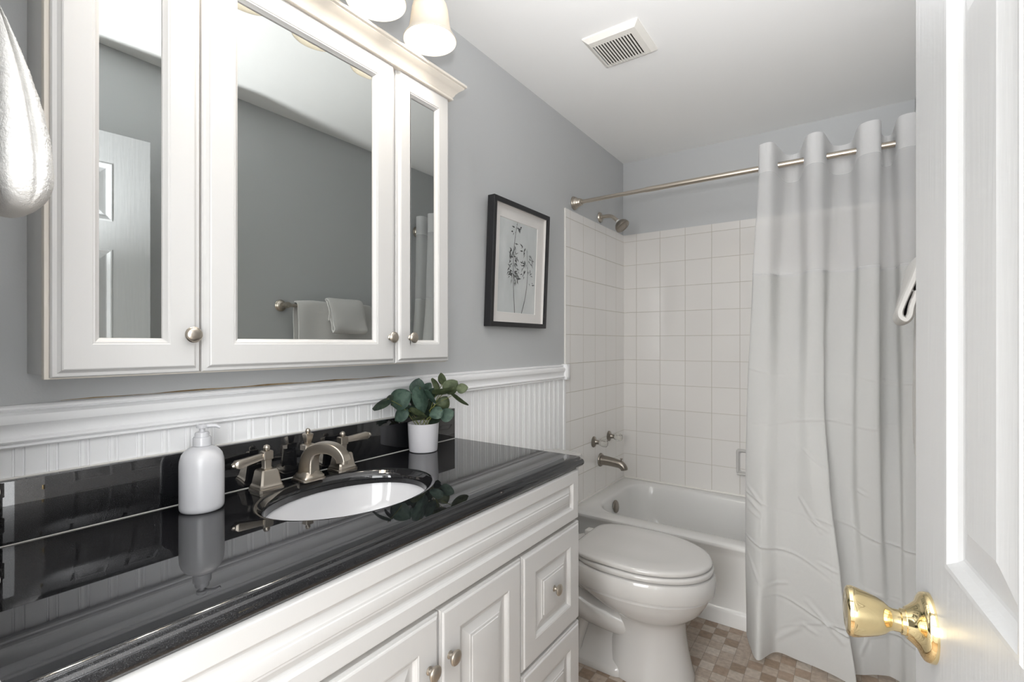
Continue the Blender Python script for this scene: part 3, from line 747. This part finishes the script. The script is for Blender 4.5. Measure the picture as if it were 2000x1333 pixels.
obj('overflow_plate', bm, 'dark_nickel', tb, label='round nickel overflow plate')
bm = BM(); lathe(bm, [(.030, .055), (.030, .058), (.022, .0595), (.001, .060)], (.33, 2.69, 0), seg=28); obj('drain', bm, 'dark_nickel', tb)

# tub spout, two valve handles, shower head (all on the tiled end wall)
ts = thing('tub_spout', 'nickel bathtub spout with diverter knob on the tiled wall', 'faucet', (.009, 2.692, .52))
bm = BM(); o = Vector((.009, 2.692, .548))
lathe(bm, [(.040, 0), (.040, .004), (.036, .010), (.033, .012)], o, (1, 0, 0), 32)
pts = smooth_path([o + Vector((.008, 0, 0)), o + Vector((.05, 0, -.001)), o + Vector((.10, 0, -.006)), o + Vector((.128, 0, -.012)), o + Vector((.146, 0, -.026)), o + Vector((.150, 0, -.040))], 24)
tube(bm, pts, [.030 - .010 * (i / 24) ** .8 for i in range(25)], 24)
s_ = obj('spout_body', bm, 'dark_nickel', ts, angle=50)
bm = BM(); lathe(bm, [(.003, 0), (.003, .014), (.007, .016), (.008, .019), (.006, .022), (.001, .023)], o + Vector((.132, 0, .004)), seg=16); obj('diverter_knob', bm, 'dark_nickel', s_)
for vy, lab in ((2.598, 'clear acrylic tub valve handle farther from the back corner'), (2.815, 'clear acrylic tub valve handle nearer the back corner')):
    vh = thing('valve_handle', lab, 'tap', (.009, vy, .64), 'tub valve handles')
    o = Vector((.009, vy, .671)); bm = BM()
    lathe(bm, [(.032, 0), (.032, .003), (.028, .008), (.018, .012), (.013, .018), (.012, .034), (.009, .036), (.009, .040)], o, (1, 0, 0), 28); obj('escutcheon', bm, 'dark_nickel', vh)
    bm = BM()
    loops = []
    for r, h in ((.012, .036), (.017, .040), (.021, .048), (.0225, .066), (.0215, .078), (.017, .084), (.008, .085)):
        loops.append([o + Vector((h, (r + .0018 * math.cos(8 * a)) * math.cos(a), (r + .0018 * math.cos(8 * a)) * math.sin(a))) for a in [2 * PI * k / 64 for k in range(64)]])
    loft(bm, loops, True, True); obj('acrylic_knob', bm, 'acrylic', vh, angle=50, label='clear fluted acrylic knob')
shd = thing('showerhead', 'brushed nickel showerhead on a bent arm above the tile', 'shower head', (0, 2.703, 1.92))
bm = BM(); o = Vector((0, 2.703, 2.002)); lathe(bm, [(.031, 0), (.031, .003), (.027, .009), (.014, .012)], o, (1, 0, 0), 28); obj('flange', bm, 'nickel', shd)
bm = BM(); pts = smooth_path([o, o + Vector((.05, 0, .001)), o + Vector((.078, 0, -.006)), o + Vector((.098, 0, -.022)), o + Vector((.116, 0, -.040))], 20); tube(bm, pts, .0105, 14); obj('arm', bm, 'nickel', shd)
ax = Vector((.66, -.05, -.75)).normalized(); o2 = o + Vector((.112, 0, -.036))
bm = BM(); lathe(bm, [(.010, 0), (.0135, .003), (.0135, .014), (.011, .016)], o2, ax, 20); obj('ball_joint', bm, 'plate_plastic', shd, label='pale plastic swivel joint')
bm = BM(); lathe(bm, [(.013, .012), (.023, .016), (.034, .025), (.0415, .037), (.044, .049), (.043, .055), (.037, .058), (.035, .0565), (.023, .0595), (.021, .058), (.001, .0595)], o2, ax, 36); obj('spray_head', bm, 'dark_nickel', shd, angle=30)

# ceramic soap dish
sd2 = thing('soap_dish', 'white ceramic soap dish set in the back tile beside the curtain', 'soap dish', (.77, YB - .01, .49))
bm = BM(); fb = lambda x, z, h: Vector((x, YB - .0085 - h, z))
def rr2(x0, x1, z0, z1, r, h): return [fb(p.x, p.y, h) for p in rrect(x0, x1, z0, z1, r, 0, 4)]
loft(bm, [rr2(.695, .848, .488, .634, .012, 0), rr2(.695, .848, .488, .634, .012, .010), rr2(.699, .844, .492, .630, .012, .016), rr2(.706, .837, .499, .623, .010, .016), rr2(.712, .831, .505, .617, .010, .008), rr2(.716, .827, .509, .613, .01, -.004)], False, True)
box(bm, .70, .843, YB - .045, YB - .012, .490, .503, .006, 3)
obj('dish_body', bm, 'porcelain', sd2)

# ------------------------------------------------------------------ toilet
to = thing('toilet', 'white elongated toilet with closed lid between vanity and tub', 'toilet', (.42, 1.835, 0))
TY = 1.835
def egg(xb, xm, xt, w, z, n=56, eb=2.6, ef=2.05):
    out = []
    for k in range(n):
        a = 2 * PI * k / n; c, s = math.cos(a), math.sin(a)
        e = ef if c >= 0 else eb; A = (xt - xm) if c >= 0 else (xm - xb)
        out.append(Vector((xm + A * math.copysign(abs(c) ** (2 / e), c), TY + w * math.copysign(abs(s) ** (2 / e), s), z)))
    return out
bm = BM()
B = [(.44, .60, .768, .132, .002, 2.3), (.44, .60, .768, .132, .02, 2.3), (.445, .60, .758, .124, .05, 2.3), (.455, .605, .745, .114, .11, 2.3), (.465, .61, .737, .109, .17, 2.2), (.465, .61, .737, .112, .215, 2.2), (.455, .61, .745, .122, .232, 2.1),
     (.43, .60, .768, .145, .247, 2.1), (.38, .58, .795, .170, .272, 2.1), (.32, .56, .815, .187, .305, 2.2), (.27, .55, .825, .195, .328, 2.3), (.272, .55, .822, .1920, .337, 2.3), (.270, .55, .822, .1920, .3415, 2.3), (.250, .55, .838, .2035, .3425, 2.4), (.245, .55, .840, .2055, .350, 2.4), (.240, .55, .842, .2065, .375, 2.5), (.240, .55, .840, .205, .395, 2.5), (.243, .55, .834, .200, .407, 2.5), (.25, .55, .822, .190, .412, 2.5)]
loft(bm, [egg(xb, xm, xt, w, z, eb=e) for xb, xm, xt, w, z, e in B], True, True)
obj('bowl', bm, 'porcelain', to, angle=32)
bm = BM()
box(bm, .05, .40, TY - .115, TY + .115, .27, .405, .035, 4)
loft(bm, [rrect(.10, .56, TY - .130, TY + .130, .06, .001), rrect(.10, .56, TY - .130, TY + .130, .06, .022), rrect(.112, .56, TY - .118, TY + .118, .055, .034), rrect(.12, .55, TY - .100, TY + .100, .05, .045), rrect(.13, .54, TY - .072, TY + .072, .05, .11), rrect(.12, .50, TY - .066, TY + .066, .04, .29)], True, True)
for s in (-1, 1):
    pts = smooth_path([(.20, TY + s * .080, .37), (.29, TY + s * .092, .28), (.38, TY + s * .090, .215), (.56, TY + s * .045, .165)], 18); tube(bm, pts, [.062 - .012 * i / 18 for i in range(19)], 20)
    tube(bm, smooth_path([(.37, TY + s * .085, .17), (.35, TY + s * .098, .08), (.34, TY + s * .105, .03)], 8), [.026, .025, .024, .023, .022, .021, .021, .021, .021], 14)
    lathe(bm, [(.018, 0), (.018, .008), (.013, .022), (.001, .026)], (.30, TY + s * .112, .030), seg=18)
obj('trapway_base', bm, 'porcelain', to, angle=45)
bm = BM(); loft(bm, [egg(.325, .555, .818, .186, .4135), egg(.322, .555, .832, .198, .416), egg(.322, .555, .834, .200, .422), egg(.322, .555, .834, .200, .428), egg(.327, .555, .829, .196, .433), egg(.335, .555, .815, .184, .4345)], True, True)
obj('seat', bm, 'porcelain', to, angle=50)
def lid_outline(sc, z, n=64):
    out = []; xb, xm, xt, w, wb = .333, .575, .829, .196, .160
    cx = .575
    for k in range(n):
        a = 2 * PI * k / n; c, s = math.cos(a), math.sin(a)
        if c >= 0: x = xm + (xt - xm) * c; y = w * s
        else:
            u = abs(c) ** (2 / 7.0); q = abs(s) ** (2 / 7.0)           # squared-off back, tapering to the hinge
            x = xm - (xm - xb) * u; y = math.copysign((w + (wb - w) * u ** 3) * q, s)
        out.append(Vector((cx + (x - cx) * sc, TY + y * sc, z)))
    return out
bm = BM(); loft(bm, [lid_outline(.965, .4375), lid_outline(.992, .4395), lid_outline(1, .444), lid_outline(.998, .449), lid_outline(.985, .4535), lid_outline(.955, .4565), lid_outline(.90, .458), lid_outline(.66, .4588), lid_outline(.62, .4575), lid_outline(.3, .458)], True, True)
obj('lid', bm, 'porcelain', to, angle=35)
for s in (-1, 1):
    bm = BM(); box(bm, .30, .345, TY + s * .075 - .02, TY + s * .075 + .02, .411, .447, .006, 3); obj('hinge', bm, 'porcelain', to)
bm = BM(); loft(bm, [rrect(.030, .185, TY - .20, TY + .20, .04, .40), rrect(.024, .198, TY - .222, TY + .222, .05, .46), rrect(.022, .203, TY - .230, TY + .230, .05, .695)], True, True)
obj('tank', bm, 'porcelain', to)
bm = BM(); loft(bm, [rrect(.022, .208, TY - .236, TY + .236, .05, .694), rrect(.016, .216, TY - .243, TY + .243, .055, .70), rrect(.016, .216, TY - .243, TY + .243, .055, .722), rrect(.020, .211, TY - .238, TY + .238, .052, .730), rrect(.035, .195, TY - .222, TY + .222, .04, .733)], True, True)
obj('tank_lid', bm, 'porcelain', to)
bm = BM(); lathe(bm, [(.014, 0), (.014, .006), (.006, .009), (.006, .018)], (.203, TY - .16, .64), (1, 0, 0), 18); tube(bm, [(.219, TY - .165, .64), (.221, TY - .12, .638), (.221, TY - .09, .634)], [.006, .0055, .007], 10)
obj('flush_lever', bm, 'drain_chrome', to)

# ------------------------------------------------------------------ curtain rod and shower curtain
RY, RZ = 2.368, 2.008
cr = thing('curtain_rod', 'brushed nickel shower curtain rod across the tub', 'curtain rod', (.75, RY, RZ))
bm = BM(); tube(bm, [(.03, RY, RZ), (.40, RY, RZ + .0015)], .0105, 16); obj('rod', bm, 'nickel', cr, label='thinner end of the rod')
bm = BM(); tube(bm, [(.40, RY, RZ + .0015), (1.46, RY, RZ + .002)], .0127, 16); obj('rod', bm, 'nickel', cr, label='wider sleeve of the rod')
for x, ax in ((0, (1, 0, 0)), (XR, (-1, 0, 0))):
    bm = BM(); lathe(bm, [(.036, 0), (.036, .003), (.034, .008), (.031, .0095), (.031, .014), (.027, .020), (.023, .024), (.0215, .034), (.019, .042), (.0165, .044), (.0165, .050), (.013, .051)], (x, RY, RZ), ax, 32); obj('wall_flange', bm, 'nickel', cr)

sc_ = thing('shower_curtain', 'white shower curtain with a sheer top panel drawn to the right', 'curtain', (1.17, 2.25, 0))
LEV = {
 2.10: [(.910, 2.335), (.922, 2.305), (.966, 2.306), (1.004, 2.435), (1.052, 2.442), (1.093, 2.31), (1.143, 2.308), (1.178, 2.438), (1.236, 2.445), (1.268, 2.315), (1.327, 2.305), (1.340, 2.43), (1.370, 2.44), (1.386, 2.315), (1.440, 2.31), (1.456, 2.39)],
 1.97: [(.910, 2.335), (.922, 2.305), (.966, 2.306), (1.004, 2.435), (1.052, 2.442), (1.093, 2.31), (1.143, 2.308), (1.178, 2.438), (1.236, 2.445), (1.268, 2.315), (1.327, 2.305), (1.340, 2.43), (1.370, 2.44), (1.386, 2.315), (1.440, 2.31), (1.456, 2.39)],
 1.53: [(.888, 2.325), (.900, 2.30), (.958, 2.30), (.990, 2.375), (1.060, 2.38), (1.097, 2.297), (1.145, 2.30), (1.170, 2.365), (1.245, 2.375), (1.268, 2.297), (1.325, 2.285), (1.331, 2.40), (1.378, 2.40), (1.390, 2.30), (1.440, 2.30), (1.456, 2.37)],
 1.00: [(.876, 2.275), (.884, 2.25), (.952, 2.228), (1.00, 2.248), (1.06, 2.252), (1.10, 2.225), (1.152, 2.235), (1.143, 2.272), (1.235, 2.272), (1.260, 2.232), (1.322, 2.225), (1.328, 2.325), (1.38, 2.315), (1.395, 2.265), (1.44, 2.255), (1.46, 2.30)],
 .70: [(.872, 2.26), (.882, 2.225), (.948, 2.185), (1.00, 2.21), (1.06, 2.215), (1.115, 2.18), (1.172, 2.18), (1.160, 2.24), (1.235, 2.265), (1.262, 2.225), (1.324, 2.22), (1.334, 2.27), (1.382, 2.27), (1.395, 2.24), (1.44, 2.24), (1.46, 2.27)],
 .36: [(.872, 2.25), (.884, 2.20), (.942, 2.135), (1.00, 2.18), (1.06, 2.185), (1.14, 2.16), (1.208, 2.14), (1.193, 2.205), (1.25, 2.245), (1.285, 2.225), (1.328, 2.225), (1.352, 2.245), (1.385, 2.25), (1.40, 2.23), (1.44, 2.225), (1.46, 2.25)],
 .02: [(.878, 2.245), (.902, 2.17), (.943, 2.085), (.995, 2.182), (1.08, 2.172), (1.18, 2.148), (1.254, 2.118), (1.238, 2.18), (1.282, 2.215), (1.31, 2.238), (1.345, 2.258), (1.362, 2.26), (1.385, 2.245), (1.402, 2.215), (1.435, 2.195), (1.46, 2.235)]}
ZS = sorted(LEV, reverse=True)
NCOL = 230
def level_curve(z):
    for a, b in zip(ZS[:-1], ZS[1:]):
        if b <= z <= a: break
    f = (a - z) / (a - b); f = f * f * (3 - 2 * f) * .35 + f * .65
    return [(p[0] * (1 - f) + q[0] * f, p[1] * (1 - f) + q[1] * f, 0) for p, q in zip(LEV[a], LEV[b])]
def smin(v): return v
CREASE = [(.886, .655, .940, .600, .007, .006), (.886, .605, .940, .570, .006, .006), (.888, .565, .938, .545, .005, .006), (.890, .39, .944, .295, .008, .006), (1.075, .640, .1 + 1.045, .535, .007, .006), (1.10, .575, 1.165, .545, .006, .005),
          (1.12, .80, 1.155, .775, .005, .005), (1.085, .83, 1.12, .80, .005, .005), (.955, .285, 1.03, .305, .006, .006), (1.10, .26, 1.215, .155, .008, .007), (1.0, .075, 1.09, .165, .008, .008), (1.09, .165, 1.13, .15, .006, .007), (1.14, .42, 1.20, .405, .006, .005), (1.25, .70, 1.29, .68, .005, .005), (1.27, .33, 1.40, .30, .005, .006), (1.29, .16, 1.43, .215, .009, .010), (1.27, .09, 1.29, .15, .006, .006), (.943, .60, .948, .33, .004, .006), (1.17, .52, 1.195, .24, .004, .007)]
def ridge(z, c, w): return math.exp(-((z - c) / w) ** 2)
def curtain_row(z):
    row = smooth_path(level_curve(z), NCOL); out = []
    lowf = max(0, min(1, (1.15 - z) / .8))
    for i, p in enumerate(row):
        x = p.x
        d = 0
        for zc, sl, am, ph in ((1.13, -.05, .003, .3), (.93, .04, .003, 1.2), (.60, -.22, .0065, .5), (.43, -.30, .0065, 2.0), (.24, -.18, .008, 3.1), (.13, .35, .006, .9)):
            zz = zc + sl * (x - 1.0) + .012 * math.sin(17 * x + ph)
            env = max(0, .55 + .45 * math.sin(9 * x + 3 * ph))
            d -= am * env * (ridge(z, zz, .0042) - .7 * ridge(z, zz - .010, .007))
        for x0, z0, x1, z1, am, w in CREASE:
            if x < min(x0, x1) - .02 or x > max(x0, x1) + .02 or z < min(z0, z1) - .02 or z > max(z0, z1) + .02: continue
            ux, uz = x1 - x0, z1 - z0; q = max(0, min(1, ((x - x0) * ux + (z - z0) * uz) / (ux * ux + uz * uz)))
            dd = math.hypot(x - x0 - q * ux, z - z0 - q * uz)
            d -= .7 * am * math.sin(PI * (.12 + .76 * q)) * (math.exp(-(dd / w) ** 2) - .45 * math.exp(-((dd - 1.8 * w) / (1.3 * w)) ** 2))
        d += lowf * .0022 * math.sin(31 * x + 9 * z) * math.sin(13 * z + 5 * x)
        d += lowf * .0035 * math.sin(11 * x - 6 * z + 1)
        dip = max(0, min(1, (p.y - 2.33) / .11)) * max(0, min(1, (z - 1.80) / .16)) * .018
        out.append(Vector((p.x, p.y + d, z - dip)))
    return out
def curtain_part(name, z0, z1, n, mat, label, off=0, thick=.0012):
    bm = BM(); rows = []
    for k in range(n + 1):
        z = z0 + (z1 - z0) * k / n
        rows.append(curtain_row(z))
    loft(bm, rows, closed=False)
    if thick: bmesh.ops.solidify(bm, geom=bm.faces[:], thickness=thick)
    return obj(name, bm, mat, sc_, angle=70, label=label, recalc=bool(thick))
curtain_part('header_band', 2.092, 1.970, 8, 'curtain_band', 'opaque white band around the rod', thick=.0018)
curtain_part('sheer_panel', 1.970, 1.535, 20, 'curtain_sheer', 'see-through sheer panel', thick=0)
curtain_part('hem_seam', 1.541, 1.529, 2, 'curtain_band', 'white seam under the sheer panel', thick=.0026)
curtain_part('curtain_body', 1.535, .020, 380, 'curtain_cloth', 'opaque white cloth', thick=.0012)

# ------------------------------------------------------------------ towels
def towel_strip(bm, path, half, y0, y1, ny=24, wob=.0025, seed=0):
    """closed thick sheet: path in (x,z), thickness 2*half, running along y"""
    rnd = random.Random(seed); P = smooth_path([(a, b, 0) for a, b in path], 56); n = len(P)
    loops = []
    for j in range(ny + 1):
        t = j / ny; y = y0 + (y1 - y0) * t
        e = min(1, min(t, 1 - t) * ny / 2.0); hh = half * (.55 + .45 * math.sqrt(e))
        L1, L2 = [], []
        for i, p in enumerate(P):
            d = (P[min(i + 1, n - 1)] - P[max(i - 1, 0)]).normalized(); nn = Vector((-d.y, d.x, 0))
            w = wob * math.sin(7 * y * 3 + i * .31 + seed) + wob * .6 * math.sin(23 * y - i * .2)
            k = hh * (1 if 2 < i < n - 3 else .75)
            yy = y + .002 * math.sin(i * .8 + seed)
            a = p + nn * (k + w); b = p - nn * (k - w)
            L1.append(Vector((a.x, yy, a.y))); L2.append(Vector((b.x, yy, b.y)))
        loops.append(L1 + L2[::-1])
    loft(bm, loops, True, True)
BX, BZ = 1.425, 1.442
tbar = thing('towel_bar', 'nickel towel bar on the right wall, seen in the mirror', 'towel bar', (XR, 1.70, BZ - .03))
bm = BM(); tube(bm, [(BX, 1.395, BZ), (BX, 2.005, BZ)], .009, 14); obj('bar', bm, 'nickel', tbar)
for y in (1.395, 2.005):
    bm = BM(); lathe(bm, [(.030, 0), (.030, .004), (.027, .007), (.027, .012), (.022, .018), (.015, .022), (.012, .032), (.012, .05), (.015, .054), (.0155, .075), (.013, .084), (.001, .087)], (XR, y, BZ), (-1, 0, 0), 28); obj('wall_post', bm, 'nickel', tbar)
bm = BM()
towel_strip(bm, [(BX + .030, 1.02), (BX + .026, 1.20), (BX + .020, 1.40), (BX + .012, BZ + .014), (BX, BZ + .021), (BX - .013, BZ + .012), (BX - .021, 1.38), (BX - .024, 1.2), (BX - .028, 1.0), (BX - .03, .93)], .0075, 1.440, 1.915, 30, seed=1)
tag(obj('bath_towel', bm, 'towel_cloth', angle=60), 'large white bath towel hung over the towel bar', 'towel')
bm = BM()
towel_strip(bm, [(BX - .034, 1.37), (BX - .034, 1.42), (BX - .016, BZ + .034), (BX - .002, BZ + .040), (BX - .020, BZ + .046), (BX - .044, BZ + .018), (BX - .060, 1.40), (BX - .075, 1.345), (BX - .079, 1.318), (BX - .070, 1.305), (BX - .0605, 1.316), (BX - .0575, 1.345), (BX - .050, 1.38)], .0082, 1.612, 1.830, 22, seed=4)
tag(obj('hand_towel', bm, 'towel_cloth', angle=60), 'small white hand towel folded over the larger bath towel', 'towel')

# hand towel on a ring on the entry wall, at the left edge
tr_ = thing('towel_ring', 'nickel towel ring on the entry wall above the left end of the counter', 'towel ring', (.385, .112, 1.60))
bm = BM(); lathe(bm, [(.024, 0), (.024, .005), (.010, .009), (.009, .016), (.001, .018)], (.392, .112, 1.725), (0, 1, 0), 24); obj('wall_mount', bm, 'nickel', tr_)
bm = BM(); pts = [Vector((.392 + .055 * math.sin(a), .1185, 1.668 + .055 * math.cos(a))) for a in [2 * PI * k / 48 for k in range(49)]]; tube(bm, pts, .004, 10, caps=False); obj('ring', bm, 'nickel', tr_)
from mathutils import noise as mn
bm = BM(); loops = []
NZ, NA = 210, 240
for k in range(NZ + 1):
    t = k / NZ                                   # 0 = top at the ring, 1 = rounded bottom
    z = 1.635 - .230 * t
    hx = .048 + .030 * min(1, t * 1.3)
    yo = .123 + .048 * math.sin(min(1, t / .82) * PI / 2) ** .85
    hy0 = (yo - .1135) / 2
    if t > .84:
        q = (t - .84) / .16; s = math.sqrt(max(0, 1 - q * q)); hx *= .40 + .60 * s; hy0 *= max(.05, .12 + .88 * s)
    yc = .1135 + (yo - .1135) / 2
    lp = []
    for j in range(NA):
        a = 2 * PI * j / NA; c, s = math.cos(a), math.sin(a)
        X = hx * math.copysign(abs(c) ** .75, c); Y = hy0 * math.copysign(abs(s) ** .8, s)
        # soft creases between the folded layers
        cr_ = 1 - .22 * math.exp(-((Y / hy0 - .25) / .13) ** 2) * (abs(c) ** 2) * min(1, (1 - t) * 3)
        p = Vector((.392 + X * cr_, yc + Y, z))
        nz = mn.noise(p * 700) * .0010 + mn.noise(p * 300) * .0007 + mn.noise(p * 70) * .0010
        p += Vector((c, s * 1.0, 0)) * nz
        p.y = max(p.y, .1125)
        lp.append(p)
    loops.append(lp)
loft(bm, loops, True, True)
tag(obj('hand_towel', bm, 'towel_cloth', angle=180), 'fluffy white hand towel hanging at the left edge beside the mirror cabinet', 'towel')

# wall plate on the entry wall
wp = thing('outlet_plate', 'white wall plate on the entry wall over the left counter end', 'wall plate', (.42, .112, .965))
bm = BM(); box(bm, .385, .460, .112, .1192, .968, 1.089, .003, 3); obj('plate', bm, 'plate_plastic', wp)
for z in (.979, 1.078):
    bm = BM(); lathe(bm, [(.004, 0), (.004, .0015), (.001, .002)], (.450, .1188, z), (0, 1, 0), 12); obj('screw', bm, 'plate_plastic', wp)
bm = BM(); box(bm, .404, .438, .116, .1215, .995, 1.062, .002); obj('receptacle', bm, 'plate_plastic', wp)
